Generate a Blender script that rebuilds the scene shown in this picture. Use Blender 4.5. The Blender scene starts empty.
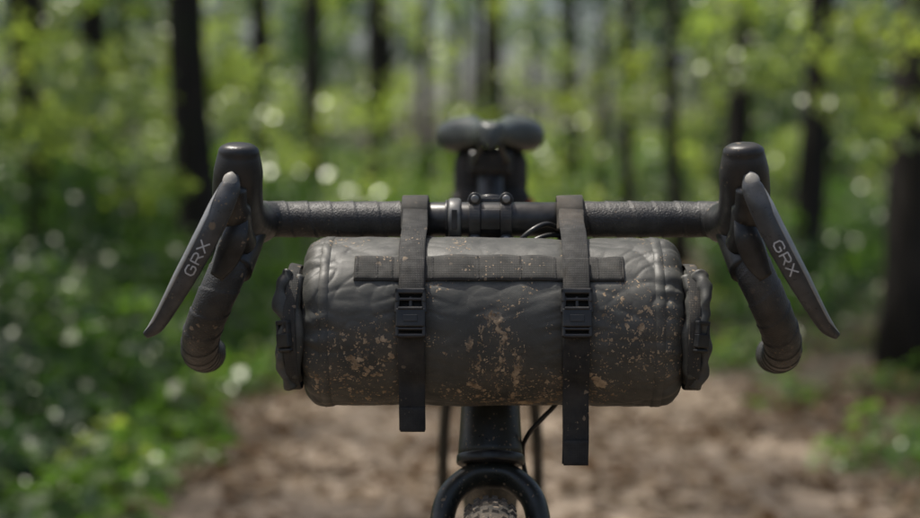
import bpy, math, random
from mathutils import Vector, Matrix, noise, Euler
import numpy as np
random.seed(7); rng=np.random.default_rng(7)
scene=bpy.context.scene
COL=scene.collection
pi=math.pi
# ------------------------------------------------------------ node helpers
class NT:
    def __init__(s,mat):
        mat.use_nodes=True; s.t=mat.node_tree; s.t.nodes.clear()
    def n(s,typ,ins=None,**kw):
        nd=s.t.nodes.new(typ)
        for k,v in kw.items(): setattr(nd,k,v)
        for k,v in (ins or {}).items():
            sock=nd.inputs[k]
            if isinstance(v,bpy.types.NodeSocket): s.t.links.new(v,sock)
            else: sock.default_value=v
        return nd
    def noise(s,vec,scale,detail=4,rough=.55):
        return s.n('ShaderNodeTexNoise',{'Vector':vec,'Scale':scale,'Detail':detail,'Roughness':rough}).outputs['Fac']
    def ramp(s,fac,a,b,va=0.,vb=1.):
        return s.n('ShaderNodeMapRange',{'Value':fac,'From Min':a,'From Max':b,'To Min':va,'To Max':vb},clamp=True).outputs[0]
    def math(s,op,a,b=0.):
        nd=s.n('ShaderNodeMath',operation=op,use_clamp=False)
        for i,v in enumerate((a,b)):
            if isinstance(v,bpy.types.NodeSocket): s.t.links.new(v,nd.inputs[i])
            else: nd.inputs[i].default_value=v
        return nd.outputs[0]
    def mix(s,f,a,b):
        nd=s.n('ShaderNodeMix',data_type='RGBA')
        for i,v in ((0,f),(6,a),(7,b)):
            if isinstance(v,bpy.types.NodeSocket): s.t.links.new(v,nd.inputs[i])
            else: nd.inputs[i].default_value=v if i==0 else (*v[:3],1)
        return nd.outputs[2]
    def obj(s): return s.n('ShaderNodeTexCoord').outputs['Object']
    def bump(s,h,strength,dist=.001,nrm=None):
        ins={'Height':h,'Strength':strength,'Distance':dist}
        if nrm is not None: ins['Normal']=nrm
        return s.n('ShaderNodeBump',ins).outputs[0]
    def out(s,sh): s.n('ShaderNodeOutputMaterial',{'Surface':sh})

def splat(t,vec,scale,size,thr):
    v=t.n('ShaderNodeTexVoronoi',{'Vector':vec,'Scale':scale,'Randomness':1.})
    r=t.n('ShaderNodeSeparateColor',{'Color':v.outputs['Color']}).outputs[0]
    r=t.math('MULTIPLY',t.math('MAXIMUM',t.math('SUBTRACT',r,thr),0.),size)
    return t.math('LESS_THAN',v.outputs['Distance'],r)

def surf(name,c1,c2,rough=(.4,.6),nscale=30,bump=.3,bscale=400,bdist=.0005,metal=0.,mud=0.,weave=0.,spec=.5,coat=0.):
    m=bpy.data.materials.new(name); t=NT(m); o=t.obj()
    n1=t.noise(o,nscale,4); f=t.ramp(n1,.35,.68)
    col=t.mix(f,c1,c2); rg=t.ramp(t.noise(o,nscale*2.3,3),.3,.7,rough[0],rough[1])
    nr=t.bump(t.noise(o,bscale,2),bump,bdist)
    if weave>0:
        w1=t.n('ShaderNodeTexWave',{'Vector':o,'Scale':weave,'Distortion':.2},bands_direction='X').outputs['Fac']
        w2=t.n('ShaderNodeTexWave',{'Vector':o,'Scale':weave,'Distortion':.2},bands_direction='Z').outputs['Fac']
        nr=t.bump(t.math('MULTIPLY',w1,w2),.5,.0006,nr)
    if mud>0:
        warp=t.n('ShaderNodeVectorMath',{0:o,1:t.n('ShaderNodeVectorMath',{0:t.n('ShaderNodeTexNoise',{'Vector':o,'Scale':150.}).outputs['Color'],'Scale':.006},operation='SCALE').outputs[0]},operation='ADD').outputs[0]
        d=t.math('MAXIMUM',splat(t,warp,130,.7,.55),splat(t,warp,330,.7,.5))
        msk=t.ramp(t.noise(o,14,3),.62-mud*.3,.7-mud*.25)
        film=t.math('MULTIPLY',t.ramp(t.noise(o,9,6,.7),.5,.75),mud*.55)
        k=t.math('MAXIMUM',t.math('MULTIPLY',d,msk),film)
        col=t.mix(k,col,(.20,.152,.104)); rg=t.math('MAXIMUM',rg,t.math('MULTIPLY',k,.85))
    p=t.n('ShaderNodeBsdfPrincipled',{'Base Color':col,'Roughness':rg,'Normal':nr,'Metallic':metal,'Specular IOR Level':spec,'Coat Weight':coat})
    t.out(p.outputs[0]); return m

M={}
M['tape']=surf('bar_tape_mat',(.020,.020,.020),(.044,.044,.042),(.36,.56),60,.9,700,.0009,mud=.5)
M['hood']=surf('hood_rubber',(.012,.012,.0125),(.024,.024,.024),(.30,.44),40,.45,1100,.0004,mud=.25)
M['lever']=surf('lever_graphite',(.050,.051,.052),(.080,.081,.083),(.26,.38),80,.15,900,.0002,metal=.3,mud=.2)
M['leverface']=surf('lever_satin',(.26,.26,.25),(.34,.34,.33),(.30,.42),80,.15,900,.0002,metal=.4,mud=.1)
M['cap']=surf('cap_pale',(.22,.21,.19),(.32,.305,.27),(.5,.6),90,.2,700,.0002,metal=.0)
M['frame']=surf('frame_paint',(.012,.014,.012),(.028,.030,.026),(.26,.48),25,.2,500,.0003,mud=.95)
M['alu']=surf('black_alloy',(.022,.022,.022),(.046,.046,.046),(.28,.43),70,.2,900,.0002,metal=.3,mud=.2)
M['bolt']=surf('bolt_steel',(.20,.20,.19),(.30,.29,.28),(.35,.5),90,.2,700,.0002,metal=.7)
M['band']=surf('clamp_band_grey',(.09,.09,.088),(.15,.15,.145),(.35,.5),90,.2,700,.0002,metal=.2)
M['web']=surf('webbing',(.013,.013,.0125),(.028,.027,.025),(.7,.9),50,.3,1800,.0004,mud=.5,weave=260)
M['webl']=surf('webbing_dusty',(.022,.022,.020),(.048,.046,.041),(.75,.92),40,.3,1800,.0004,mud=.5,weave=260)
M['buckle']=surf('buckle_plastic',(.010,.010,.010),(.018,.018,.018),(.30,.44),60,.2,900,.0002,mud=.25)
M['tyre']=surf('tyre_rubber',(.014,.013,.012),(.05,.04,.03),(.7,.9),30,.6,300,.001,mud=.9)
M['saddle']=surf('saddle_cover',(.045,.052,.050),(.075,.085,.080),(.28,.40),30,.2,900,.0003)
M['spoke']=surf('spoke_steel',(.05,.05,.05),(.09,.09,.09),(.3,.4),30,.1,900,.0002,metal=.8)
M['red']=surf('reflector_red',(.35,.03,.02),(.45,.05,.03),(.2,.3),30,.1,900,.0002)
M['ink']=surf('marking_white',(.42,.42,.42),(.55,.55,.55),(.4,.5),60,.1,900,.0001)
M['hose']=surf('hose_black',(.010,.010,.010),(.016,.016,.016),(.3,.45),60,.1,900,.0002)

def bag_mat():
    m=bpy.data.materials.new('coated_bag_fabric'); t=NT(m); o=t.obj()
    warp=t.n('ShaderNodeVectorMath',{0:o,1:t.n('ShaderNodeVectorMath',{0:t.n('ShaderNodeTexNoise',{'Vector':o,'Scale':170.,'Detail':5.}).outputs['Color'],'Scale':.010},operation='SCALE').outputs[0]},operation='ADD').outputs[0]
    warp2=t.n('ShaderNodeVectorMath',{0:o,1:t.n('ShaderNodeVectorMath',{0:t.n('ShaderNodeTexNoise',{'Vector':o,'Scale':110.,'Detail':6.,'Roughness':.7}).outputs['Color'],'Scale':.020},operation='SCALE').outputs[0]},operation='ADD').outputs[0]
    base=t.mix(t.ramp(t.noise(o,16,6,.65),.35,.7),(.040,.041,.037),(.074,.074,.066))
    mp=t.n('ShaderNodeMapping',{'Vector':o,'Scale':(1,1,2.0),'Rotation':(0,.5,0)}).outputs[0]
    dust=t.math('MULTIPLY',t.ramp(t.noise(mp,20,10,.78),.50,.72),.45)
    base=t.mix(dust,base,(.165,.158,.138))
    dk=t.math('MULTIPLY',t.ramp(t.noise(mp,33,8,.75),.55,.70),.6)
    base=t.mix(dk,base,(.022,.022,.020))
    fl=t.math('MULTIPLY',splat(t,warp,620,.6,.6),.5)
    base=t.mix(fl,base,(.20,.18,.15))
    xyz=t.n('ShaderNodeSeparateXYZ',{'Vector':o})
    def blob(cx,cz,rx,rz):
        a=t.math('DIVIDE',t.math('SUBTRACT',xyz.outputs[0],cx),rx); b=t.math('DIVIDE',t.math('SUBTRACT',xyz.outputs[2],cz),rz)
        d=t.math('SQRT',t.math('ADD',t.math('MULTIPLY',a,a),t.math('MULTIPLY',b,b)))
        return t.ramp(d,.1,1.,1.,0.)
    b1=blob(.004,-.028,.034,.054); b2=blob(-.110,-.03,.06,.06); b3=blob(.125,-.01,.05,.06); b4=blob(.030,-.055,.10,.028)
    mb=t.math('MAXIMUM',t.math('MAXIMUM',b1,b4),t.math('MULTIPLY',t.math('MAXIMUM',b2,b3),.6))
    s0=splat(t,warp2,48,.80,.55); s1=splat(t,warp2,95,.85,.5); s2=splat(t,warp,190,.8,.42); s3=splat(t,warp,430,.75,.35)
    n=t.noise(o,26,4)
    m0=t.math('GREATER_THAN',t.math('ADD',t.math('MULTIPLY',mb,.60),n),.72)
    m1=t.math('GREATER_THAN',t.math('ADD',t.math('MULTIPLY',mb,.55),n),.74)
    m2=t.math('GREATER_THAN',t.math('ADD',t.math('MULTIPLY',mb,.45),n),.69)
    m3=t.math('GREATER_THAN',t.math('ADD',t.math('MULTIPLY',mb,.45),n),.56)
    k=t.math('MAXIMUM',t.math('MAXIMUM',t.math('MULTIPLY',s1,m1),t.math('MULTIPLY',s2,m2)),t.math('MULTIPLY',s3,m3))
    k=t.math('MAXIMUM',k,t.math('MULTIPLY',s0,m0))
    st=t.n('ShaderNodeMapping',{'Vector':warp,'Scale':(1.7,1,.6),'Rotation':(0,-.30,0)}).outputs[0]
    clot=t.math('MULTIPLY',t.ramp(t.noise(st,44,9,.72),.55,.575),t.ramp(t.math('MAXIMUM',b1,t.math('MULTIPLY',mb,.5)),.26,.42))
    k=t.math('MAXIMUM',k,clot)
    film=t.math('MULTIPLY',t.ramp(t.noise(warp,34,8,.7),.44,.66),t.math('MULTIPLY',mb,.50))
    mudc=t.mix(t.ramp(t.noise(o,150,5,.7),.35,.65),(.16,.108,.064),(.47,.36,.24))
    col=t.mix(film,base,(.135,.100,.065)); col=t.mix(k,col,mudc)
    rg=t.math('MAXIMUM',t.ramp(t.noise(o,40,6),.3,.7,.44,.62),t.math('MULTIPLY',k,.9))
    rg=t.math('MAXIMUM',rg,t.math('MULTIPLY',dust,1.7))
    w1=t.n('ShaderNodeTexWave',{'Vector':o,'Scale':330.,'Distortion':1.5},bands_direction='DIAGONAL').outputs['Fac']
    nr=t.bump(w1,.12,.0003)
    nr=t.bump(t.noise(o,75,8,.7),.26,.0016,nr)
    nr=t.bump(t.noise(o,900,2,.6),.25,.0004,nr)
    nr=t.bump(k,.7,.0014,nr)
    p=t.n('ShaderNodeBsdfPrincipled',{'Base Color':col,'Roughness':rg,'Normal':nr,'Specular IOR Level':.45})
    t.out(p.outputs[0]); return m
M['bag']=bag_mat()

# ------------------------------------------------------------ mesh helpers
def empty(name,parent=None,loc=(0,0,0)):
    e=bpy.data.objects.new(name,None); COL.objects.link(e); e.location=loc; e.empty_display_size=.1
    if parent: e.parent=parent
    return e
def mobj(name,v,f,mat,parent=None,smooth=True,loc=None):
    me=bpy.data.meshes.new(name); me.from_pydata([tuple(a) for a in v],[],f); me.update()
    if smooth: me.polygons.foreach_set('use_smooth',[True]*len(me.polygons))
    if mat: me.materials.append(mat)
    o=bpy.data.objects.new(name,me); COL.objects.link(o)
    if parent: o.parent=parent
    if loc: o.location=loc
    return o
def cr(pts,n):
    P=[np.array(p,float) for p in pts]; P=[2*P[0]-P[1]]+P+[2*P[-1]-P[-2]]; out=[]
    for i in range(1,len(P)-2):
        p0,p1,p2,p3=P[i-1:i+3]
        for j in range(n):
            u=j/n
            out.append(.5*((2*p1)+(-p0+p2)*u+(2*p0-5*p1+4*p2-p3)*u*u+(-p0+3*p1-3*p2+p3)*u**3))
    out.append(P[-2]); return out
def resample(pts,step):
    P=np.array(pts); d=np.r_[0,np.cumsum(np.linalg.norm(np.diff(P,axis=0),axis=1))]
    n=max(2,int(d[-1]/step)); s=np.linspace(0,d[-1],n)
    return np.stack([np.interp(s,d,P[:,k]) for k in range(P.shape[1])],1),s
def sweep(name,pts,rad,mat,parent=None,segs=20,ref=(0,0,1),closed=False,caps=True,rfn=None,flat=1.,smooth=True,frames=None):
    P=[Vector(p) for p in pts]; n=len(P); V=[];F=[]
    r=Vector(ref); s=0
    for i in range(n):
        if closed: t=(P[(i+1)%n]-P[i-1]).normalized()
        else: t=(P[min(i+1,n-1)]-P[max(i-1,0)]).normalized()
        r=(r-t*r.dot(t)).normalized(); b=t.cross(r)
        if i: s+=(P[i]-P[i-1]).length
        R=rad[i] if hasattr(rad,'__len__') else rad
        ra,rb=(R if hasattr(R,'__len__') else (R,R*flat))
        if frames is not None: frames.append((s,P[i],t.copy(),r.copy(),b.copy(),ra,rb))
        for k in range(segs):
            th=2*pi*k/segs; q=rfn(s,th) if rfn else 0
            V.append(P[i]+r*((ra+q)*math.cos(th))+b*((rb+q)*math.sin(th)))
    m=n if closed else n-1
    for i in range(m):
        for k in range(segs):
            a=i*segs+k; c=i*segs+(k+1)%segs; i2=(i+1)%n
            F.append((a,c,i2*segs+(k+1)%segs,i2*segs+k))
    if not closed and caps:
        F.append(tuple(reversed(range(segs)))); F.append(tuple((n-1)*segs+k for k in range(segs)))
    return mobj(name,V,F,mat,parent,smooth)
def rod(name,a,b,r,mat,parent=None,segs=16,r2=None,bev=True):
    a=Vector(a);b=Vector(b);r2=r2 or r; L=(b-a).length; d=(b-a)/L; e=min(.15*min(r,r2),L*.2)
    ref=(0,0,1) if abs(d.z)<.9 else (0,1,0)
    return sweep(name,[a,a+d*e*.3,a+d*e,b-d*e,b-d*e*.3,b],[r-e,r-e*.3,r,r2,r2-e*.3,r2-e],mat,parent,segs,ref)
import bmesh
def rbox(name,size,loc,mat,parent=None,rot=(0,0,0),bev=.001,seg=2,M4=None):
    bm=bmesh.new(); bmesh.ops.create_cube(bm,size=1); bmesh.ops.scale(bm,vec=size,verts=bm.verts)
    bmesh.ops.bevel(bm,geom=bm.edges[:],offset=min(bev,min(size)*.45),segments=seg,affect='EDGES',profile=.5)
    me=bpy.data.meshes.new(name); bm.to_mesh(me); bm.free(); me.materials.append(mat)
    me.polygons.foreach_set('use_smooth',[False]*len(me.polygons))
    o=bpy.data.objects.new(name,me); COL.objects.link(o)
    if M4 is not None: o.matrix_world=M4
    else: o.location=loc; o.rotation_euler=rot
    if parent: o.parent=parent
    return o

# ================================================================ BICYCLE
bike=empty('bicycle')
BZ=.976
def tape_r(s,th):
    u=(s/.021-th/(2*pi))%1.0
    return .0007*(1-u)+(.0003 if u<.06 else 0)
for sg in (-1,1):
    pts=[(.062,0,BZ),(.12,0,BZ),(.185,0,BZ),(.205,-.014,BZ),(.2135,-.045,.973),(.217,-.078,.961),(.223,-.100,.937),(.235,-.103,.910),(.249,-.086,.881),(.257,-.052,.862),(.261,-.005,.853),(.264,.042,.849)]
    P,s=resample(cr([(p[0]*sg,p[1],p[2]) for p in pts],16),.0012)
    sweep('bar_tape',P,.0160,M['tape'],bike,36,(0,0,1),rfn=tape_r)
    e=P[-1]; rod('bar_end_plug',(e[0],e[1]-.002,e[2]),(e[0]+sg*.0003,e[1]+.004,e[2]-.0003),.0145,M['alu'],bike,24)
    hp=cr([(sg*.2085,-.018,.973),(sg*.213,-.055,.975),(sg*.2145,-.095,.983),(sg*.213,-.122,.999),(sg*.210,-.138,1.018),(sg*.2085,-.145,1.033),(sg*.208,-.147,1.0415)],8)
    hr=[(.0185,.0185),(.0205,.0205),(.0225,.0210),(.0238,.0212),(.0215,.0205),(.0158,.0172),(.0035,.004)]
    R=[];m=len(hp)
    for i in range(m):
        u=i/(m-1)*(len(hr)-1);j=min(int(u),len(hr)-2);w=u-j
        if j==len(hr)-2: w2=1-math.sqrt(max(0,1-w*w))
        else: w2=w
        R.append(tuple(hr[j][k]*(1-w2)+hr[j+1][k]*w2 for k in (0,1)))
    sweep('brake_hood',hp,R,M['hood'],bike,32,(0,0,1))
    sweep('lever_body',cr([(sg*.214,-.100,.958),(sg*.2145,-.125,.970),(sg*.2135,-.146,.990),(sg*.213,-.153,1.006)],6),[(.014,.013)]*6+[(.0145,.0125)]*6+[(.012,.0115)]*6+[(.008,.009)],M['alu'],bike,24,(1,0,0))
    sweep('hood_cuff',cr([(sg*.2165,-.060,.966),(sg*.2175,-.083,.953),(sg*.2215,-.100,.934)],6),[.0200-.0005*i*.4 for i in range(13)],M['hood'],bike,28,(1,0,0))
    ctr=[(.2115,-.1570,1.0145),(.2135,-.162,1.004),(.2207,-.167,.9877),(.2347,-.169,.9589),(.2511,-.165,.9301),(.2675,-.157,.9030),(.2775,-.1505,.8890),(.2865,-.147,.8815)]
    wd=[.0050,.0088,.0102,.0104,.0094,.0074,.0062,.0032]; th=[.004,.006,.0062,.0055,.005,.0045,.004,.002]
    C=cr([(p[0]*sg,p[1],p[2]) for p in ctr],10)
    rr=[]
    for i in range(len(C)):
        u=i/10;j=min(int(u),6);w=u-j; rr.append((wd[j]*(1-w)+wd[j+1]*w,th[j]*(1-w)+th[j+1]*w))
    FR=[]
    sweep('brake_lever',C,rr,M['lever'],bike,36,(sg*1,-.06,.45),frames=FR)
    S_=np.array([f[0] for f in FR])
    def onblade(s,q,h):
        i=int(min(len(FR)-2,max(0,np.searchsorted(S_,s)-1))); w=(s-S_[i])/(S_[i+1]-S_[i]); a,b2=FR[i],FR[i+1]
        L=lambda k:a[k]*(1-w)+b2[k]*w
        r=L(3); bn=L(4); 
        if bn.y>0: bn=-bn
        if r.x*sg<0: r=-r
        return L(1)+r*(q*L(5))+bn*(L(6)*math.sqrt(max(0,1-q*q))+h), L(5)
    V=[];F=[];n=60;K=8;tot=S_[-1]
    for i in range(n+1):
        u=i/n; s=tot*(.10+.885*u); q0=.97-.42*min(1,u*6,(1-u)*8+.15); 
        for k in range(K+1):
            q=q0+(.985-q0)*k/K; V.append(onblade(s,q,.0005 if 0<k<K else -.0003)[0])
    for i in range(n):
        for k in range(K): F.append((i*(K+1)+k,i*(K+1)+k+1,(i+1)*(K+1)+k+1,(i+1)*(K+1)+k))
    mobj('lever_edge_trim',V,F,M['leverface'],bike)
    pc=[(sg*.2120,-.1590,1.0165),(sg*.2135,-.1625,1.0100),(sg*.2150,-.1650,1.0000)]
    sweep('pivot_cap',cr(pc,4),[(.0015,.002),(.0040,.0032),(.0054,.0036),(.006,.0036),(.0062,.0036),(.0058,.0035),(.005,.0032),(.0035,.002),(.001,.001)],M['cap'],bike,20,(1,0,0))
    sp=cr([(sg*.2080,-.140,.985),(sg*.2115,-.146,.965),(sg*.2190,-.143,.946),(sg*.2285,-.139,.930)],6)
    sweep('shift_paddle',sp,[(.006+.005*math.sin(pi*i/(len(sp)-1)),.0025) for i in range(len(sp))],M['alu'],bike,20,(1,0,0))
    glyph=[[[(.86,.80),(.72,.97),(.25,.97),(.06,.78),(.06,.22),(.25,.03),(.72,.03),(.88,.18),(.88,.50),(.50,.50)]],
           [[(.08,0),(.08,.97),(.70,.97),(.88,.82),(.88,.60),(.70,.45),(.08,.45)],[(.52,.45),(.92,0)]],
           [[(.04,0),(.92,1)],[(.04,1),(.92,0)]]]
    V=[];F=[];H=.0080;Wd=.0094;tw=.0006; smid=tot*.47; full=Wd*3.3
    for g,strokes in enumerate(glyph):
        for si,st in enumerate(strokes):
            fine=[]
            for a,b in zip(st[:-1],st[1:]):
                for k in range(4): fine.append((a[0]+(b[0]-a[0])*k/4,a[1]+(b[1]-a[1])*k/4))
            fine.append(st[-1])
            p2=[Vector((p[0]*Wd+g*Wd*1.15-full/2,(p[1]-.5)*H)) for p in fine]; b=len(V)
            for i,p in enumerate(p2):
                t=(p2[min(i+1,len(p2)-1)]-p2[max(i-1,0)]).normalized(); q=Vector((-t.y,t.x))*tw
                for s2 in (-1,1):
                    x=p.x+q.x*s2; y=p.y+q.y*s2
                    s=smid+(x if sg>0 else -x); hw=onblade(s,0,0)[1]
                    V.append(onblade(s,(y-.0016)/hw,.00045+.00005*si)[0])
            for i in range(len(p2)-1):
                c=b+i*2; F.append((c,c+1,c+3,c+2))
    mobj('lever_marking',V,F,M['ink'],bike,False)
rod('handlebar_centre',(-.066,0,BZ),(.066,0,BZ),.0156,M['alu'],bike,40)
def arcplate(name,x0,x1,r,a0,a1,th,mat):
    V=[];F=[];n=20
    for i in range(n+1):
        a=math.radians(a0+(a1-a0)*i/n)
        for rr in (r,r+th):
            for x in (x0,x1): V.append((x,-rr*math.cos(a),BZ+rr*math.sin(a)))
    for i in range(n):
        b=i*4
        F+= [(b,b+4,b+5,b+1),(b+2,b+3,b+7,b+6),(b,b+2,b+6,b+4),(b+1,b+5,b+7,b+3)]
    F+=[(0,1,3,2),(n*4,n*4+2,n*4+3,n*4+1)]
    o=mobj(name,V,F,mat,bike,False); bv=o.modifiers.new('b','BEVEL'); bv.width=.0008; bv.segments=2; return o
arcplate('stem_faceplate_rib',-.0195,-.0090,.0158,-78,78,.0042,M['alu'])
arcplate('stem_faceplate_rib',.0090,.0195,.0158,-78,78,.0042,M['alu'])
arcplate('stem_faceplate_bridge',-.0091,.0091,.0157,-30,30,.0030,M['alu'])
arcplate('stem_clamp_rear',-.0210,.0210,.0157,100,260,.0042,M['alu'])
for sx in (-1,1):
    for sz in (-1,1):
        rod('faceplate_boss',(sx*.0142,-.0145,BZ+sz*.0185),(sx*.0142,.006,BZ+sz*.0185),.0060,M['alu'],bike,20)
        rod('faceplate_bolt',(sx*.0142,-.0165,BZ+sz*.0185),(sx*.0142,-.0135,BZ+sz*.0185),.0036,M['bolt'],bike,12)
sweep('stem',cr([(0,.014,BZ),(0,.04,.975),(0,.075,.976),(0,.09,.976)],5),[(.018,.019)]*5+[(.016,.016)]*5+[(.019,.018)]*5+[(.016,.016)],M['alu'],bike,28)
sa=Vector((0,.082,.988)); sb=Vector((0,.004,.748)); sd=(sb-sa).normalized(); SL=(sb-sa).length
rod('steerer_top_cap',sa-sd*.006,sa+sd*.002,.017,M['alu'],bike,28)
rod('stem_steerer_clamp',sa,sa+sd*.042,.0195,M['alu'],bike,28)
rod('headset_spacer',sa+sd*.042,sa+sd*.056,.0180,M['alu'],bike,28)
hts=[sa+sd*.056,sa+sd*.08,sa+sd*.14,sa+sd*.20,sa+sd*(SL-.008)]
sweep('head_tube',cr([tuple(h) for h in hts],5),[.0225+.0075*(i/20)**1.5 for i in range(21)],M['frame'],bike,32,(1,0,0))
rod('lower_headset_cup',sa+sd*(SL-.012),sa+sd*(SL-.003),.0312,M['alu'],bike,32)
rod('bar_clamp_band',(-.0385,0,BZ),(-.0265,0,BZ),.0192,M['band'],bike,36)
rod('bar_clamp_band_edge',(-.0410,0,BZ),(-.0384,0,BZ),.0176,M['alu'],bike,36)
rbox('bar_clamp_tab',(.010,.010,.012),(-.0325,-.006,BZ-.0220),M['band'],bike,bev=.002)
rod('bar_clamp_screw',(-.0325,-.0125,BZ-.0225),(-.0325,-.0100,BZ-.0225),.0030,M['bolt'],bike,12)
rbox('bar_clamp_slot',(.0050,.0016,.018),(-.0325,-.0192,BZ),M['alu'],bike,bev=.0006)
def hose(pts,r=.0024,name='brake_hose'): sweep(name,cr(pts,10),r,M['hose'],bike,12)
hose([(.064,-.017,.967),(.050,-.027,.972),(.036,-.034,.966),(.024,-.030,.955),(.012,.002,.940),(.010,.03,.915)])
hose([(.066,-.016,.961),(.052,-.023,.962),(.038,-.026,.957),(.026,-.020,.949),(.018,.01,.93)],.0022)
hose([(-.066,-.016,.961),(-.050,-.020,.9585),(-.03,-.018,.955),(-.012,.0,.945),(-.012,.03,.92)],.0022)
hose([(.075,.02,.93),(.076,.01,.85),(.062,.0,.812),(.048,-.002,.795),(.034,.004,.778),(.030,.02,.755),(.040,.01,.70),(.049,-.06,.60),(.049,-.13,.45)],.0022)
fk=[(-.052,-.150,.372),(-.050,-.125,.450),(-.0475,-.075,.575),(-.0465,-.036,.655),(-.0450,-.018,.693),(-.038,-.006,.722),(-.019,.003,.7385),(0,.005,.7415)]
fk=fk+[(-p[0],p[1],p[2]) for p in reversed(fk[:-1])]
fc=cr(fk,10); n=len(fc)
rad=[]
for i in range(n):
    u=abs(i/(n-1)-.5)*2; rad.append((.0122-.003*u, .019-.008*u) )
sweep('fork',fc,rad,M['frame'],bike,28,(1,0,0))
def wheel(nm,yc,R=.372):
    zc=.372; w=empty(nm,bike,(0,yc,zc)); N=120
    ring=lambda r:[(0,r*math.cos(2*pi*i/N),r*math.sin(2*pi*i/N)) for i in range(N)]
    sweep('tyre_casing',ring(R-.026),(.0238) ,M['tyre'],w,24,(1,0,0),closed=True)
    sweep('rim',ring(R-.056),[(.0135,.0115)]*N,M['alu'],w,20,(1,0,0),closed=True)
    V=[];F=[]
    def knob(a,x,tilt,sx,sy,h):
        rr=Vector((0,math.cos(a),math.sin(a))); tt=Vector((0,-math.sin(a),math.cos(a))); xx=Vector((1,0,0))
        nrm=(rr*math.cos(tilt)+xx*math.sin(tilt)); side=(xx*math.cos(tilt)-rr*math.sin(tilt))
        c=rr*(R-.026)+nrm*.0232; b=len(V)
        for hh,k in ((0,1),(h,.78)):
            for p,q in ((-1,-1),(1,-1),(1,1),(-1,1)): V.append(c+nrm*hh+side*(p*sx*k)+tt*(q*sy*k))
        for f in ((4,5,6,7),(0,1,5,4),(1,2,6,5),(2,3,7,6),(3,0,4,7)): F.append(tuple(b+i for i in f))
    K=92
    for i in range(K):
        a=2*pi*i/K; e=pi/K
        knob(a,0,.16,.0028,.0052,.0026); knob(a,0,-.16,.0028,.0052,.0026)
        knob(a+e,0,.50,.0030,.0055,.0028); knob(a+e,0,-.50,.0030,.0055,.0028)
        knob(a,0,.88,.0036,.0060,.0032); knob(a,0,-.88,.0036,.0060,.0032)
    mobj('tyre_knobs',V,F,M['tyre'],w,False)
    rod('hub',(-.045,0,0),(.045,0,0),.016,M['alu'],w,24)
    for x in (-.028,.028): rod('hub_flange',(x-.002,0,0),(x+.002,0,0),.027,M['alu'],w,24)
    rod('brake_rotor',(-.041,0,0),(-.0392,0,0),.080,M['spoke'],w,48)
    V=[];F=[]
    for i in range(28):
        a=2*pi*i/28; x=.028*(1 if i%2 else -1); b=a+(.9 if (i//2)%2 else -.9)
        p=Vector((x,.026*math.cos(b),.026*math.sin(b))); q=Vector((0,(R-.066)*math.cos(a),(R-.066)*math.sin(a)))
        d=(q-p).normalized(); u=d.cross(Vector((1,0,0))).normalized()*.001; v=d.cross(u).normalized()*.001; bb=len(V)
        for c in (p,q):
            for k in range(4): V.append(c+(u,v,-u,-v)[k])
        for k in range(4): F.append((bb+k,bb+(k+1)%4,bb+4+(k+1)%4,bb+4+k))
    mobj('spokes',V,F,M['spoke'],w)
wheel('front_wheel',-.150); wheel('rear_wheel',.93)
rod('front_axle',(-.060,-.150,.372),(.060,-.150,.372),.008,M['alu'],bike)
rod('rear_axle',(-.075,.93,.372),(.075,.93,.372),.008,M['alu'],bike)
rod('top_tube',(0,.075,.925),(0,.675,.820),.018,M['frame'],bike,24)
sweep('down_tube',[(0,.045,.835),(0,.08,.795),(0,.30,.555),(0,.535,.300)],[(.030,.026),(.028,.028),(.026,.026),(.028,.026)],M['frame'],bike,28,(1,0,0))
rod('seat_tube',(0,.540,.295),(0,.690,.835),.0175,M['frame'],bike,24)
rod('bottom_bracket_shell',(-.040,.540,.295),(.040,.540,.295),.023,M['frame'],bike,24)
for sg in (-1,1):
    sweep('seat_stay',cr([(0,.685,.795),(sg*.034,.700,.785),(sg*.058,.735,.725),(sg*.066,.83,.56),(sg*.067,.93,.372)],6),.0075,M['frame'],bike,16,(1,0,0))
    sweep('chain_stay',cr([(sg*.012,.555,.300),(sg*.036,.62,.318),(sg*.048,.70,.335),(sg*.067,.93,.372)],6),[(.010,.012)]*19,M['frame'],bike,16,(0,0,1))
    rod('crank_arm',(sg*.060,.540,.295),(sg*.075,.540+sg*.165,.295-sg*.03),.010,M['alu'],bike,16,.008)
    rbox('pedal',(.075,.065,.016),(sg*.118,.540+sg*.165,.295-sg*.03),M['alu'],bike,bev=.004)
    rod('pedal_spindle',(sg*.070,.540+sg*.165,.295-sg*.03),(sg*.10,.540+sg*.165,.295-sg*.03),.006,M['bolt'],bike,12)
rod('crank_axle',(-.064,.540,.295),(.064,.540,.295),.011,M['alu'],bike,16)
rod('chainring',(-.050,.540,.295),(-.0475,.540,.295),.085,M['spoke'],bike,64)
rod('cassette',(-.042,.93,.372),(-.028,.93,.372),.060,M['spoke'],bike,40,.04)
rod('seatpost',(0,.685,.815),(0,.742,1.030),.0165,M['alu'],bike,24)
rod('seat_clamp',(0,.6855,.822),(0,.691,.840),.021,M['alu'],bike,24)
rbox('saddle_clamp',(.056,.045,.030),(0,.742,1.040),M['alu'],bike,bev=.005,seg=3)
for sg in (-1,1):
    sweep('saddle_rail',cr([(sg*.010,.615,1.062),(sg*.018,.66,1.046),(sg*.022,.72,1.040),(sg*.022,.78,1.040),(sg*.032,.83,1.060)],6),.0036,M['alu'],bike,12)
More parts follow.
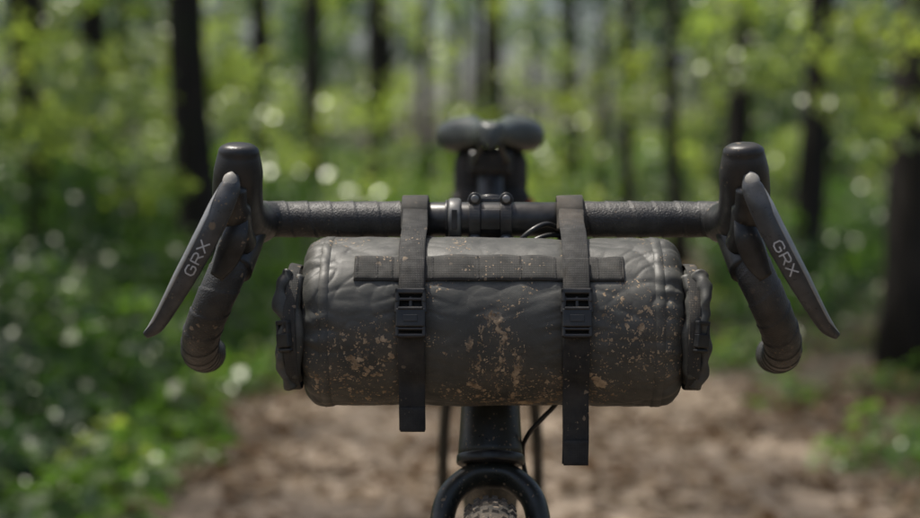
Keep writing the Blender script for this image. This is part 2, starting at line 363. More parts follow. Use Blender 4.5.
def saddle():
    V=[];F=[];NY=60
    def W(t): 
        a=.0175+.003*t
        b=.5*(1+math.tanh((t-.60)*10)); e=math.sqrt(max(.04,1-max(0,(t-.90)/.105)**2))
        f=math.sqrt(max(.02,min(1,t/.06)))
        return (a+(.0740-a)*b)*e*f
    y0,y1=.585,.850
    NR=64
    for i in range(NY+1):
        t=i/NY; y=y0+(y1-y0)*t; w=W(t); b=.5*(1+math.tanh((t-.57)*9))
        zt=1.0905+.0160*b; th=.028+.028*b
        for k in range(NR):
            a=2*pi*k/NR; ca,sa_=math.cos(a),math.sin(a)
            x=w*math.copysign(abs(ca)**.70,ca); zz=math.copysign(abs(sa_)**.62,sa_)
            if zz>=0: z=zt-th*.42+th*.42*zz
            else: z=zt-th*.42+th*.58*zz*(1-.5*b*math.exp(-(x/.03)**2))
            if zz>0:
                z-=(.017*b*math.exp(-(x/.014)**2)+.001*math.exp(-(x/.006)**2))*zz
                z-=.006*b*(abs(x)/.074)**2.5
            z-=.010*max(0,(.08-t)/.08)**2
            V.append((x,y,z))
    for i in range(NY):
        for k in range(NR):
            F.append((i*NR+k,i*NR+(k+1)%NR,(i+1)*NR+(k+1)%NR,(i+1)*NR+k))
    F.append(tuple(reversed(range(NR)))); F.append(tuple(NY*NR+k for k in range(NR)))
    mobj('saddle',V,F,M['saddle'],bike)
saddle()
def superell(name,c,h,ex,mat,parent,disp=None,nu=48,nv=28):
    V=[];F=[]
    sp=lambda a,e:math.copysign(abs(a)**e,a)
    for i in range(nv+1):
        p=-pi/2+pi*i/nv
        for j in range(nu):
            q=2*pi*j/nu
            v=Vector((h[0]*sp(math.cos(p),ex)*sp(math.cos(q),ex),h[1]*sp(math.cos(p),ex)*sp(math.sin(q),ex),h[2]*sp(math.sin(p),ex)))
            if disp: v=disp(v)
            V.append(v+Vector(c))
    for i in range(nv):
        for j in range(nu): F.append((i*nu+j,i*nu+(j+1)%nu,(i+1)*nu+(j+1)%nu,(i+1)*nu+j))
    return mobj(name,V,F,mat,parent)
superell('saddle_pack',(0,.820,1.022),(.050,.058,.040),.5,M['web'],bike)
superell('saddle_pack_lower',(0,.800,.978),(.054,.045,.034),.5,M['web'],bike)
rod('rear_light',(.050,.772,.985),(.058,.772,.985),.007,M['red'],bike,16)

# ================================================================ HANDLEBAR BAG
bag=empty('handlebar_bag')
CY,CZ,R0=-.050,.8865,.0745
XA,XB=-.1625,.1660
SX=(-.067,.0725)
def rid(v,p): return max(0,1-abs(v)*2.2)**p
def bag_r(x,ph):
    a=abs(x-.00175)
    r=R0
    for s in SX: r-=.0023*math.exp(-((x-s)/.013)**2)
    if a>.1460: 
        u=min(1,(a-.1460)/.0183); r=r-.019+.019*math.sqrt(max(0,1-u*u))
    c,s_=math.cos(ph),math.sin(ph)
    r+=.0026*noise.noise(Vector((x*7,c*.9,s_*.9)))
    e=min(1,max(0,(a-.085)/.060))
    r-=.0011*rid(noise.noise(Vector((x*22+3,c*1.5,s_*1.5+6*x))),3)*(.25+e)
    r-=.0007*rid(noise.noise(Vector((x*17-7,c*3.4+5*x,s_*3.4-4*x))),4)*(.45+.8*e)
    r-=.0006*rid(noise.noise(Vector((x*44+5*c,c*2.6,s_*3.4+9*x))),4)*(.5+e)
    # tension folds running off the straps
    for s in SX:
        d=abs(x-s); r-=.0008*rid(noise.noise(Vector((ph*5.5+(x-s)*22*(1 if x>s else -1),s*9,1.3))),3)*math.exp(-((d-.018)/.016)**2)
    r+=.0003*noise.noise(Vector((x*70,c*4,s_*4)))
    r-=.0018*math.exp(-((ph if ph<pi else ph-2*pi)-.15)**2/.25)
    r+=.0013*math.sin(ph*19+5*noise.noise(Vector((x*20,c*2,s_*2))))*max(0,min(1,(a-.132)/.025))
    return r
def bag_pt(x,ph,off=0.):
    r=bag_r(x,ph)+off
    return Vector((x,CY-r*math.cos(ph),CZ+r*math.sin(ph)))
V=[];F=[];NXB,NPB=340,280
xs=[XA+(XB-XA)*(.5-.5*math.cos(pi*(i/NXB)))*.35+(XB-XA)*(i/NXB)*.65 for i in range(NXB+1)]
for x in xs:
    for k in range(NPB): V.append(bag_pt(x,2*pi*k/NPB)-Vector((0,CY,CZ)))
for i in range(NXB):
    for k in range(NPB):
        a=i*NPB+k;b=i*NPB+(k+1)%NPB; F.append((a,b,b+NPB,a+NPB))
for e,(i,sx) in enumerate(((0,-1),(NXB,1))):
    prev=[i*NPB+k for k in range(NPB)]
    for q,(sc,dx) in enumerate(((.8,.002),(.5,.003),(.15,.003))):
        st=len(V)
        for k in range(NPB):
            p=V[i*NPB+k]; V.append(Vector((xs[i]+sx*dx+.001*math.sin(k*.5),p.y*sc,p.z*sc)))
        for k in range(NPB): F.append((prev[k],prev[(k+1)%NPB],st+(k+1)%NPB,st+k) if sx>0 else (prev[(k+1)%NPB],prev[k],st+k,st+(k+1)%NPB))
        prev=list(range(st,st+NPB))
    F.append(tuple(prev))
mobj('bag_body',V,F,M['bag'],bag,True,loc=(0,CY,CZ))
def seamband(name,x0,x1,h):
    V=[];F=[];n=200
    for k in range(n):
        ph=2*pi*k/n
        for x,o in ((x0,-.0004),(x0+.0008,h),(x1-.0008,h),(x1,-.0004)): V.append(bag_pt(x,ph,o)-Vector((0,CY,CZ)))
    for k in range(n):
        for j in range(3): F.append((k*4+j,((k+1)%n)*4+j,((k+1)%n)*4+j+1,k*4+j+1))
    mobj(name,V,F,M['bag'],bag,True,loc=(0,CY,CZ))
seamband('seam_tape',-.1460,-.1370,.0006); seamband('seam_tape',.1390,.1480,.0006)
def webbing_on_bag(name,x0,x1,p0,p1,mat,lift):
    V=[];F=[];n=160;m=8
    for i in range(n+1):
        x=x0+(x1-x0)*i/n
        for k in range(m+1):
            ph=math.radians(p0+(p1-p0)*k/m); e=lift(x)+(-.0006 if k in(0,m) else 0)
            V.append(bag_pt(x,ph,e))
        for k in (m,0):
            V.append(bag_pt(x,math.radians(p0+(p1-p0)*k/m),lift(x)-.0016))
    w=m+3
    for i in range(n):
        for k in range(w): F.append((i*w+k,(i+1)*w+k,(i+1)*w+(k+1)%w,i*w+(k+1)%w))
    F.append(tuple(range(w))); F.append(tuple(n*w+k for k in reversed(range(w))))
    return mobj(name,V,F,mat,bag)
def lift(x):
    b=.0019
    for a,c in ((-.082,-.052),(.056,.089)): 
        if a<x<c: b+=.0022*math.sin(pi*(x-a)/(c-a))
    for a,c in ((-.048,-.012),(-.010,.024),(.026,.053)):
        if a<x<c: b+=.0012*math.sin(pi*(x-a)/(c-a))
    return b
webbing_on_bag('daisy_chain_webbing',-.116,.1135,31.5,52.5,M['webl'],lift)
for x in (-.114,-.097,-.084,-.050,-.011,.025,.0545,.0905,.110):
    V=[];F=[]
    for k in range(15):
        ph=math.radians(33+18*k/14); 
        for dx in (-.0009,.0009): V.append(bag_pt(x+dx+.0004*(k%2),ph,lift(x)+.0005))
    for k in range(14): F.append((k*2,k*2+1,k*2+3,k*2+2))
    mobj('bar_tack_stitch',V,F,M['web'],bag)
def ribbon(name,xc,path,w,th,mat,xdrift=0.,wob=0.):
    P,s=resample(cr(path,10),.002); n=len(P); V=[];F=[]
    for i in range(n):
        t=P[min(i+1,n-1)]-P[max(i-1,0)]; t/=np.linalg.norm(t); nr=np.array([t[1],-t[0]])
        x=xc+xdrift*i/n+wob*noise.noise(Vector((s[i]*18,xc*40,0)))
        hw=w/2; tw=wob*.8*noise.noise(Vector((s[i]*14,xc*40,9)))
        for (dx,dn) in ((-hw,0),(-hw,th*.6),(-hw+.001,th),(0,th*1.05),(hw-.001,th),(hw,th*.6),(hw,0),(0,-th*.02)):
            q=P[i]+nr*(dn+tw*dx/hw); V.append((x+dx,q[0],q[1]))
    for i in range(n-1):
        for k in range(8): F.append((i*8+k,i*8+(k+1)%8,i*8+8+(k+1)%8,i*8+8+k))
    F.append(tuple(reversed(range(8)))); F.append(tuple((n-1)*8+k for k in range(8)))
    return mobj(name,V,F,mat,bag)
def bagyz(ph,off,x): 
    r=bag_r(x,math.radians(ph))+off; return (CY-r*math.cos(math.radians(ph)),CZ+r*math.sin(math.radians(ph)))
def baryz(a,r=.0182): return (-r*math.cos(math.radians(a)),BZ+r*math.sin(math.radians(a)))
for idx,(x,zt) in enumerate(((SX[0],.797),(SX[1],.7685))):
    path=[bagyz(p,.0022,x) for p in (262,240,215,190,165,140,122)]+[(.010,.952)]+[baryz(a) for a in (215,180,150,120,90,60,35)]+[(-.035,.976),(-.062,.966)]+[bagyz(p,.0046,x) for p in (66,52,40,26,12,0,-14,-28,-40)]
    path=path+[(CY-.0560,CZ-.0640),(CY-.0530,(CZ-.070+zt)/2-.0),(CY-.0525,zt)]
    ribbon('strap',x,path,.0225,.0016,M['web'],wob=.0018)
    ribbon('strap_keeper',x-.0012,[baryz(a,.0202) for a in (165,140,110,80,55,30,8)]+[(-.026,.9665)],.0238,.0018,M['webl'],wob=.0008)
    ribbon('strap_tail_fold',x+.0005,[(CY-.0548,zt+.020),(CY-.0546,zt+.010),(CY-.0545,zt-.001)],.0212,.0026,M['web'])
    up=[bagyz(p,.0068,x) for p in (47,38,28,20)]
    ribbon('strap_upper_layer',x+.0008,up,.0205,.0014,M['web'],wob=.0006)
    ph=math.radians(10.5); c=bag_pt(x,ph,.0085)
    nv=Vector((0,-math.cos(ph),math.sin(ph))); uv=Vector((0,math.sin(ph),math.cos(ph)))
    B=Matrix(((1,nv.x*-1,uv.x,c.x),(0,-nv.y,uv.y,c.y),(0,-nv.z,uv.z,c.z),(0,0,0,1)))
    def bb(nm,sx,sy,sz,ox,oy,oz,bev=.0012,mat='buckle',ry=0):
        rbox('buckle_'+nm,(sx,sy,sz),None,M[mat],bag,M4=B@Matrix.Translation((ox,oy,oz))@Matrix.Rotation(ry,4,'Y'),bev=bev,seg=2)
    bb('receptacle',.0250,.0080,.0160,0,0,-.0060)
    bb('receptacle_lip',.0215,.0092,.0030,0,-.0002,.0018)
    bb('male_bar',.0262,.0075,.0050,0,0,.0165)
    bb('male_crossbar',.0262,.0060,.0030,0,0,.0095)
    bb('prong_a',.0040,.0066,.0150,-.0112,0,.0050,.0015,ry=.10)
    bb('prong_b',.0040,.0066,.0150,.0112,0,.0050,.0015,ry=-.10)
    bb('centre_guide',.0030,.0050,.012,0,0,.0060)
    bb('side_a',.0034,.0075,.0120,-.0114,0,.0130)
    bb('side_b',.0034,.0075,.0120,.0114,0,.0130)
    bb('ladder_top',.0250,.0065,.0026,0,0,-.0155)
    bb('ladder_bottom',.0250,.0070,.0034,0,.0005,-.0210)
    bb('ladder_side_a',.0032,.0065,.010,-.0112,0,-.0172); bb('ladder_side_b',.0032,.0065,.010,.0112,0,-.0172)
    bb('emboss',.0120,.0010,.0060,0,-.0042,-.0065,.0004)
for sg,cx in ((-1,-.1700),(1,.1735)):
    def dsp(v,sg=sg):
        q=Vector((v.x*34,v.y*16,v.z*52+sg*4)); r=1-abs(noise.noise(q))*2
        k=1+.14*noise.noise(q*1.7)-.26*max(0,r)**3
        sh=1-.30*max(0,sg*v.x/.014)
        return Vector((v.x*k,v.y*k*sh,v.z*(1+.08*noise.noise(q))*sh))
    superell('roll_closure',(cx,CY-.012,CZ-.002),(.0120,.052,.051),.6,M['bag'],bag,dsp,90,80)
    nz=lambda i,k:noise.noise(Vector((i*.24,k*7.3,sg*3.1)))
    p=cr([(cx+sg*.003,CY-.050,CZ+.044),(cx+sg*.0082,CY-.060,CZ+.028),(cx+sg*.0040,CY-.065,CZ+.002),(cx+sg*.0076,CY-.060,CZ-.026),(cx+sg*.001,CY-.048,CZ-.052)],10)
    sweep('rolled_edge',p,[(.0062+.0045*nz(i,1),.0078+.004*nz(i,2)) for i in range(len(p))],M['bag'],bag,20,(1,0,0))
    p=cr([(cx-sg*.007,CY-.048,CZ+.041),(cx-sg*.003,CY-.060,CZ+.02),(cx-sg*.006,CY-.063,CZ-.01),(cx-sg*.003,CY-.054,CZ-.043)],10)
    sweep('rolled_edge',p,[(.0056+.0038*nz(i,3),.0065) for i in range(len(p))],M['bag'],bag,20,(1,0,0))
    st=[(CY+.03,CZ+.042),(CY-.02,CZ+.050),(CY-.050,CZ+.044),(CY-.067,CZ+.022),(CY-.073,CZ-.002),(CY-.067,CZ-.028),(CY-.048,CZ-.052),(CY-.01,CZ-.055),(CY+.03,CZ-.047)]
    ribbon('closure_strap',cx-sg*.001,st,.0105,.0016,M['webl'],wob=.0030)
    Bm=Matrix.Translation((cx+sg*.0045,CY-.0720,CZ-.004))@Matrix.Rotation(sg*.75,4,'Z')@Matrix.Rotation(sg*.10,4,'Y')
    for nm,sz,o in (('receptacle',(.0150,.006,.012),(0,0,-.007)),('male',(.0155,.005,.004),(0,0,.008)),('prong_a',(.003,.005,.010),(-.006,0,.003)),('prong_b',(.003,.005,.010),(.006,0,.003)),('ladder',(.015,.005,.003),(0,.0005,-.0155))):
        rbox('closure_buckle_'+nm,sz,None,M['buckle'],bag,M4=Bm@Matrix.Translation(o),bev=.0012)

# ================================================================ FOREST
def leaf_mat(name,c1,c2,tr,rough=.38,gloss=.06):
    m=bpy.data.materials.new(name); t=NT(m)
    f=t.n('ShaderNodeAttribute',attribute_name='tint').outputs['Fac']
    col=t.mix(f,c1,c2); 
    df=t.n('ShaderNodeBsdfDiffuse',{'Color':col})
    tc=t.mix(f,tr,(min(1,tr[0]*1.6),min(1,tr[1]*1.3),tr[2]))
    tl=t.n('ShaderNodeBsdfTranslucent',{'Color':tc})
    mx=t.n('ShaderNodeMixShader',{0:.5,1:df.outputs[0],2:tl.outputs[0]})
    gl=t.n('ShaderNodeBsdfGlossy',{'Color':(.92,.95,.85,1),'Roughness':rough})
    m2=t.n('ShaderNodeMixShader',{0:gloss,1:mx.outputs[0],2:gl.outputs[0]})
    t.out(m2.outputs[0]); return m
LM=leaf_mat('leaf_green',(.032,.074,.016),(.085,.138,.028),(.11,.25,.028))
LM2=leaf_mat('leaf_sun_tone',(.085,.13,.026),(.15,.195,.05),(.42,.62,.10),.36,.13)  # brighter copy of the green leaf, sunlight put into its colour
LD=leaf_mat('leaf_shade_tone',(.016,.042,.016),(.036,.074,.024),(.035,.09,.02),.38,.06)  # darker copy of the green leaf, shade put into its colour
LB=leaf_mat('leaf_litter_mat',(.06,.038,.025),(.24,.17,.11),(.05,.03,.015),.6,.02)
def bark():
    m=bpy.data.materials.new('bark'); t=NT(m); o=t.obj()
    mp=t.n('ShaderNodeMapping',{'Vector':o,'Scale':(1,1,.16)}).outputs[0]
    n=t.noise(mp,22,4,.7); col=t.mix(t.ramp(n,.35,.65),(.009,.007,.005),(.034,.026,.019))
    col=t.mix(t.math('MULTIPLY',t.ramp(t.noise(o,1.6,2),.52,.66),.5),col,(.022,.030,.011))
    p=t.n('ShaderNodeBsdfPrincipled',{'Base Color':col,'Roughness':.9,'Normal':t.bump(n,.8,.03)})
    t.out(p.outputs[0]); return m
BK=bark()
def clump(n,leaf,shape='ball',flat=.75,hollow=.3):
    out=[]
    for i in range(n):
        if shape=='ball':
            d=Vector(rng.normal(size=3)); d.normalize(); r=hollow+(1-hollow)*rng.random()**.6
            c=Vector((d.x*r,d.y*r,d.z*r*flat)); c*=1+.35*noise.noise(d*1.8)
            up=Vector(rng.normal(size=3))*.6+Vector((0,0,1)); ax=(d+Vector(rng.normal(size=3))*.7)
        elif shape=='plant':
            a=rng.random()*2*pi; r=rng.random()**.6; h=rng.random()
            c=Vector((math.cos(a)*r*.8,math.sin(a)*r*.8,h*(1.1-.6*r))); up=Vector(rng.normal(size=3))*.4+Vector((0,0,1)); ax=Vector((math.cos(a),math.sin(a),rng.normal()*.5))
        else:
            c=Vector((rng.uniform(-1,1),rng.uniform(-1,1),rng.random()*.03)); up=Vector(rng.normal(size=3))*.3+Vector((0,0,1)); ax=Vector(rng.normal(size=3))
        up.normalize(); ax=ax-up*ax.dot(up)
        if ax.length<1e-3: ax=up.orthogonal()
        ax.normalize(); sd=up.cross(ax); L=leaf*rng.uniform(.6,1.3); W=L*rng.uniform(.30,.42)
        out.append([c-ax*L*.5,c+sd*W+up*L*.12-ax*L*.02,c+ax*L*.55-up*L*.05,c-sd*W+up*L*.12-ax*L*.02])
    return np.array([[tuple(v) for v in q] for q in out])
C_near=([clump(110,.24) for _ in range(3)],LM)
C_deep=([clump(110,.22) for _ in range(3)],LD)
C_far=([clump(160,.16) for _ in range(3)],LM)
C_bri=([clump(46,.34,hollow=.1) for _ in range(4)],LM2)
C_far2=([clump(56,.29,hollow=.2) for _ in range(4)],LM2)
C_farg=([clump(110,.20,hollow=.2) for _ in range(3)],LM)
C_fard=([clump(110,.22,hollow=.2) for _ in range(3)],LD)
C_plant=([clump(42,.30,'plant') for _ in range(3)],LM)
C_plantb=([clump(30,.32,'plant') for _ in range(3)],LM2)
C_lit=([clump(34,.15,'flat') for _ in range(3)],LB)
def scatter(name,pts,scl,coll,parent=None,tilt=.5):
    tm,mat=coll; chunks=[];T=[]
    for p,s in zip(pts,scl):
        A=tm[rng.integers(len(tm))]
        E=np.array(Euler((rng.uniform(-tilt,tilt),rng.uniform(-tilt,tilt),rng.uniform(0,6.283))).to_matrix())
        chunks.append((A.reshape(-1,3)@E.T)*s+np.array(tuple(p)))
        T.append(np.repeat(np.clip(.6*rng.random()+.4*rng.random(len(A)),0,1),4))
    V=np.concatenate(chunks).astype(np.float32); T=np.concatenate(T).astype(np.float32); nq=len(V)//4
    me=bpy.data.meshes.new(name); me.vertices.add(len(V)); me.vertices.foreach_set('co',V.ravel())
    me.loops.add(nq*4); me.loops.foreach_set('vertex_index',np.arange(nq*4,dtype=np.int32))
    me.polygons.add(nq); me.polygons.foreach_set('loop_start',np.arange(0,nq*4,4,dtype=np.int32)); me.polygons.foreach_set('loop_total',np.full(nq,4,dtype=np.int32))
    me.update(calc_edges=True); at=me.attributes.new('tint','FLOAT','POINT'); at.data.foreach_set('value',T)
    me.materials.append(mat); o=bpy.data.objects.new(name,me); COL.objects.link(o)
    if parent: o.parent=parent
    return o
def pcx(y): return .05+ (0 if y<9 else .013*(y-9)**2 if y<22 else .013*169+.34*(y-22))
def phw(y): return 1.25
def gh(x,y):
    d=abs(x-pcx(y))-phw(y); k=min(1,max(0,d/2.2)); k=k*k*(3-2*k)
    return k*(.10+.22*noise.noise(Vector((x*.22,y*.22,0)))+.06*noise.noise(Vector((x*.9,y*.9,4))))
def ground():
    xs=np.concatenate([[-400,-200,-100,-60,-40],np.linspace(-30,30,161),[40,60,100,200,400]])
    ys=np.concatenate([[-400,-200,-80,-40,-20,-12],np.linspace(-8,60,181),[70,90,140,220,400]])
    V=[];F=[];nx=len(xs)
    for y in ys:
        for x in xs: V.append((x,y,gh(x,y) if (abs(x)<60 and -40<y<90) else 0))
    for j in range(len(ys)-1):
        for i in range(nx-1): F.append((j*nx+i,j*nx+i+1,(j+1)*nx+i+1,(j+1)*nx+i))
    m=bpy.data.materials.new('forest_floor'); t=NT(m); o=t.obj()
    c=t.mix(t.ramp(t.noise(o,1.1,4),.42,.6),(.050,.036,.025),(.030,.042,.016)); c=t.mix(t.ramp(t.noise(o,28,4,.7),.45,.65),c,(.09,.063,.041))
    p=t.n('ShaderNodeBsdfPrincipled',{'Base Color':c,'Roughness':.95,'Normal':t.bump(t.noise(o,30,3,.7),.9,.03)}); t.out(p.outputs[0])
    mobj('ground',V,F,m)
    V=[];F=[];Y=np.linspace(-12,58,240);K=14
    for y in Y:
        jl=.22*noise.noise(Vector((y*.8,1,0)));jr=.22*noise.noise(Vector((y*.8,7,0)))
        for k in range(K+1):
            u=-1+2*k/K; x=pcx(y)+u*(phw(y)+(jl if u<0 else jr)*abs(u))
            z=max(gh(x,y),0)+.004+.010*(1+noise.noise(Vector((x*2,y*2,0))))*(1-abs(u)**3)
            V.append((x,y,z))
    for j in range(len(Y)-1):
        for k in range(K): F.append((j*(K+1)+k,j*(K+1)+k+1,(j+1)*(K+1)+k+1,(j+1)*(K+1)+k))
    m=bpy.data.materials.new('path_dirt'); t=NT(m); o=t.obj()
    c=t.mix(t.ramp(t.noise(o,.8,4,.6),.42,.58),(.085,.064,.046),(.31,.245,.18)); c=t.mix(t.ramp(t.noise(o,9,6,.75),.48,.61),c,(.056,.040,.028))
    c=t.mix(t.ramp(t.noise(o,55,3,.6),.60,.66),c,(.31,.25,.19))
    p=t.n('ShaderNodeBsdfPrincipled',{'Base Color':c,'Roughness':.93,'Normal':t.bump(t.noise(o,24,4,.7),.8,.02)}); t.out(p.outputs[0])
    mobj('dirt_path',V,F,m)
ground()
def tree(name,x,y,r,h=14,crown=70,lean=0.,crown0=.42,cr_r=3.0,coll=None,seed=0):
    R=random.Random(seed); g=gh(x,y)-.05; T=empty(name,None,(x,y,g))
    n=26;pts=[];rad=[]
    ph=R.random()*9
    for i in range(n):
        u=i/(n-1); z=h*u
        pts.append((lean*z+.10*math.sin(z*.45+ph)+.05*math.sin(z*1.3+ph),.10*math.cos(z*.4+ph),z))
        rad.append(r*(1-.78*u)*(1+.5*math.exp(-z/.22)))
    def rf(s,th): return r*.10*noise.noise(Vector((math.cos(th)*2,math.sin(th)*2,s*.6+seed)))+r*.3*math.exp(-s/.25)*max(0,math.sin(th*5+seed))
    sweep('trunk',pts,rad,BK,T,18,(1,0,0),rfn=rf)
    tips=[]
    for b in range(11):
        u=crown0*.8+(1-crown0*.8)*b/11; i=int(u*(n-1)); p=Vector(pts[i]); a=R.random()*2*pi
        L=cr_r*(1.15-u*.6)*R.uniform(.7,1.1); q=p+Vector((math.cos(a)*L,math.sin(a)*L,L*R.uniform(.25,.7)))
        mid=(p+q)/2+Vector((R.uniform(-.3,.3),R.uniform(-.3,.3),-.15))
        sweep('limb',cr([p,mid,q],4),[rad[i]*.5*(1-k/9.5) for k in range(9)],BK,T,8)
        tips+= [mid,q,(mid+q)/2]
    P=[];S=[]
    for k in range(crown):
        t=R.choice(tips)+Vector((R.gauss(0,.42),R.gauss(0,.42),R.gauss(0,.35))); P.append(t); S.append(R.uniform(.4,.8))
    scatter('crown',P,S,coll or C_far,T,1.2)
    return T
TR=[
 (-3.45,11.5,.105),(-3.60,14.6,.13),(-2.10,11.2,.150),(-2.55,18.6,.115),(-2.35,22.5,.10),(-1.75,25.0,.14),(-1.2,29.5,.10),
 (2.22,26.5,.12),(2.45,22.8,.11),(2.66,17.0,.15),(2.55,12.2,.125),(2.36,7.95,.125),
 (-7.9,5.4,.17),(-5.6,8.0,.15),(-4.9,13.8,.12),(6.0,4.4,.16),(4.2,9.8,.13),(4.6,14.2,.12),(-5.3,19.5,.15),(6.2,19.5,.15),(5.0,25,.13),(-4.3,24.5,.13),(-9.5,-7,.17),(7.5,-5.0,.18),(-5.0,4.9,.14)]  # some unseen left-hand trees, the last included, added to cast shade on the path
for i,(x,y,r) in enumerate(TR):
    tree('beech_tree' if i%3 else 'oak_tree',x,y,r,h=random.uniform(12,15),crown=30 if y<20 else 10,lean=random.uniform(-.015,.015),seed=i,cr_r=2.8)
DF=empty('distant_forest')
V=[];F=[];P=[];S=[]
R=random.Random(3)
for k in range(100):
    y=R.uniform(29,78); x=R.uniform(-1,1)*(4+y*.42)
    if abs(x-pcx(y))<1.4 and y<58: continue
    r=R.uniform(.08,.2); h=R.uniform(12,19); b=len(V); ln=R.uniform(-.03,.03)
    for j in range(5):
        for q in range(8): V.append((x+ln*h*j/4+r*(1-.18*j)*math.cos(q*pi/4),y+r*(1-.18*j)*math.sin(q*pi/4),h*j/4-.1))
    for j in range(4):
        for q in range(8): F.append((b+j*8+q,b+j*8+(q+1)%8,b+j*8+8+(q+1)%8,b+j*8+8+q))
    for j in range(4):
        P.append((x+R.gauss(0,1.7),y+R.gauss(0,1.7),R.uniform(7.0,h+1))); S.append(R.uniform(.8,1.5))
mobj('trunks',V,F,BK,DF)
scatter('crowns',P,S,C_farg,DF,1.2)
def layer(name,n,coll,fn,parent=None,tilt=.6):
    P=[];S=[]
    k=0
    while len(P)<n and k<n*20:
        k+=1; r=fn()
        if r: P.append(r[:3]);S.append(r[3])
    return scatter(name,P,S,coll,parent,tilt)
def curtain():
    y=R.uniform(50,85); x=R.uniform(-1,1)*(2+y*.36); z=.3+R.random()*11.0
    c=math.exp(-((x/y-.005)/.070)**2)
    if noise.noise(Vector((x*.20,z*.40,y*.05)))<-.28+.50*c+.02*(z-3): return None
    return (x,y,z,R.uniform(.7,1.3))
layer('backdrop_foliage',820,C_fard,curtain,DF)  # dark leaf copy, so gaps in the forest have shade in the colour
def mid_sun_tone():
    y=R.uniform(28,60); x=R.uniform(-1,1)*(2+y*.30); z=.4+R.random()**1.2*7.5
    if abs(x-pcx(y))<1.2 and y<40 and z<3: return None
    c=math.exp(-((x/y)/.12)**2)
    if noise.noise(Vector((x*.30,z*.5,y*.12+7)))<.22-.20*c: return None
    return (x,y,z,R.uniform(.26,.60))
layer('sun_tone_foliage',470,C_far2,mid_sun_tone,DF)  # clusters look sunlit through their brighter leaf colour
def mid_shade_tone():
    y=R.uniform(24,48); x=R.uniform(-1,1)*(2+y*.32); z=.4+R.random()*6.5
    c=math.exp(-((x/y)/.09)**2)
    if noise.noise(Vector((x*.28+4,z*.45,y*.1+2)))<.02+.40*c: return None
    return (x,y,z,R.uniform(.35,.8))
layer('shade_tone_foliage',260,C_fard,mid_shade_tone,DF)  # masses look shaded through their darker leaf colour
def far_under():
    y=R.uniform(24,70); x=R.uniform(-1,1)*(3+y*.36); 
    if y<45 and abs(x-pcx(y))<1.5: return None
    s=R.uniform(.45,.95); top=.9+ y*.030
    return (x,y,max(.25,R.random()**1.5*top),s)
layer('distant_shrubs',380,C_farg,far_under)
layer('distant_shrubs',220,C_far2,far_under)
def saplings():
    y=R.uniform(13,32); x=R.uniform(-1,1)*(2+y*.32)
    if abs(x-pcx(y))<1.2 and y<24: return None
    if noise.noise(Vector((x*.55,y*.35,3)))<.20: return None
    return (x,y,R.uniform(1.2,4.5),R.uniform(.16,.42))
layer('understory_saplings',180,C_bri,saplings)
def left_sh():
    y=R.uniform(4.5,24); d=R.random()**1.2*6; x=pcx(min(y,10))-1.55-d
    dn=noise.noise(Vector((x*.5,y*.4,0)))
    top=(.32+.80*min(1,d/1.2))*(1+.45*dn)
    return (x,y,gh(x,y)+R.random()*top,R.uniform(.16,.34))
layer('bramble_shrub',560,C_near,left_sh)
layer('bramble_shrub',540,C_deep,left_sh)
def left_tall():
    y=R.uniform(7,24); x=-1.9-R.random()*6
    dn=noise.noise(Vector((x*.9+9,y*.6,0)))
    if dn<.14: return None
    return (x,y,gh(x,y)+R.uniform(.7,2.4),R.uniform(.14,.32))
layer('hazel_shrub',230,C_bri,left_tall)
def mid_block():
    y=R.uniform(15,26); x=R.uniform(-3.6,pcx(y)-1.3)
    return (x,y,gh(x,y)+R.random()*1.0,R.uniform(.22,.42))
layer('hazel_shrub',140,C_bri,mid_block)
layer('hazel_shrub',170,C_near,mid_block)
def right_sh():
    y=R.uniform(8.5,26); x=pcx(y)+1.5+R.random()**1.2*6
    if y<12 and R.random()<.40: return None
    dn=noise.noise(Vector((x*.5,y*.4,5)))
    return (x,y,gh(x,y)+R.random()*(.75+.6*dn),R.uniform(.18,.36))
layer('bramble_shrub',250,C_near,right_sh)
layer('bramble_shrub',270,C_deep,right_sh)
def gplants():
    y=R.uniform(1.5,20); sd=R.choice((-1,1,-1)); d=R.random()**1.5*5; x=pcx(y)+sd*(1.18+d)
    dn=noise.noise(Vector((x*.9,y*.7,8)))
    if sd>0 and dn<.0: return None
    return (x,y,gh(x,y),R.uniform(.12,.30)*(1 if sd<0 else .85))
layer('ground_plants',850,C_plant,gplants,None,.2)
layer('ground_plants',170,C_plantb,gplants,None,.2)
def gdeep():
    y=R.uniform(2.5,9); x=-1.50-R.random()**1.2*3; 
    return (x,y,gh(x,y)+R.random()*(.18+.26*min(1,(-1.45-x))),R.uniform(.14,.26))
layer('nettle_patch',560,C_deep,gdeep)
def litter():
    y=R.uniform(-3,22); x=pcx(y)+R.gauss(0,1.6)
    return (x,y,max(0,gh(x,y))+.018,R.uniform(.25,.6))
layer('leaf_litter',850,C_lit,litter,None,.03)
def lowbranch(name,a,b,n,s,coll,seed):
    R2=random.Random(seed); E=empty(name); A=Vector(a);B=Vector(b)
    m=(A+B)/2+Vector((0,0,.15)); pp=cr([A,m,B],6)
    sweep('branch',pp,[.016*(1-k/14) for k in range(len(pp))],BK,E,8)
    P=[];S=[]
    for k in range(n):
        q=Vector(pp[R2.randrange(3,len(pp))])+Vector((R2.gauss(0,.20),R2.gauss(0,.2),R2.gauss(-.05,.16))); P.append(q);S.append(R2.uniform(*s))
    scatter('leaves',P,S,coll,E,1.0)
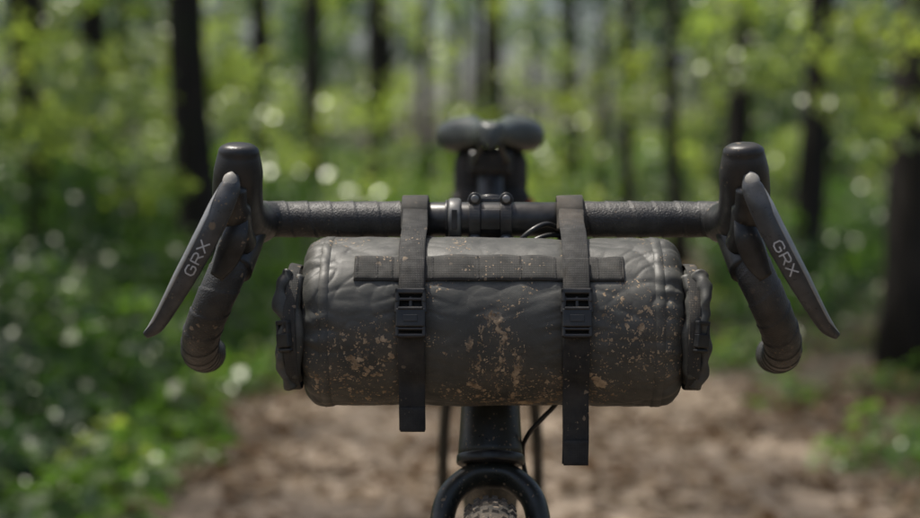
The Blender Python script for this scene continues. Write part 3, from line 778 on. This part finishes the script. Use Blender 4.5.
lowbranch('leafy_branch',(2.9,6.6,2.4),(1.55,6.4,1.75),14,(.12,.22),C_bri,1)
lowbranch('leafy_branch',(3.0,7.5,2.0),(1.70,7.0,1.30),14,(.12,.22),C_bri,2)
lowbranch('leafy_branch',(2.7,12.2,2.6),(1.25,12.6,1.75),18,(.16,.28),C_bri,3)
lowbranch('leafy_branch',(-4.2,9.0,2.4),(-2.5,8.8,1.35),26,(.16,.28),C_bri,4)
lowbranch('leafy_branch',(-3.6,12.0,2.8),(-2.2,11.4,1.9),14,(.16,.28),C_bri,5)

# ================================================================ LIGHT, SKY, CAMERA
sun_dir=Vector((-.30,.12,.92)).normalized()
w=bpy.data.worlds.new('World'); scene.world=w; w.use_nodes=True; nt=w.node_tree; nt.nodes.clear()
sk=nt.nodes.new('ShaderNodeTexSky'); sk.sky_type='NISHITA'; sk.sun_disc=False
sk.sun_elevation=math.asin(sun_dir.z); sk.sun_rotation=math.atan2(sun_dir.x,sun_dir.y); sk.dust_density=5.0; sk.air_density=1.0; sk.ozone_density=.6
bg=nt.nodes.new('ShaderNodeBackground'); bg.inputs[1].default_value=.15; wo=nt.nodes.new('ShaderNodeOutputWorld')
nt.links.new(sk.outputs[0],bg.inputs[0]); nt.links.new(bg.outputs[0],wo.inputs[0])
L=bpy.data.lights.new('sun','SUN'); L.energy=5.0; L.angle=math.radians(.6); L.color=(1,.95,.86)
lo=bpy.data.objects.new('sun',L); COL.objects.link(lo); lo.rotation_euler=sun_dir.to_track_quat('Z','Y').to_euler(); lo.location=(-5,0,12)
cam=bpy.data.cameras.new('camera'); co=bpy.data.objects.new('camera',cam); COL.objects.link(co)
cam.lens=70; cam.sensor_width=36; cam.clip_start=.05; cam.clip_end=1500
co.location=(0,-1.626,1.0); co.rotation_euler=(math.radians(90-2.12),0,math.radians(.977))
cam.dof.use_dof=True; cam.dof.focus_distance=1.52; cam.dof.aperture_fstop=3.7; cam.dof.aperture_blades=0
scene.camera=co
scene.view_settings.view_transform='Standard'; scene.view_settings.look='None'; scene.view_settings.exposure=0
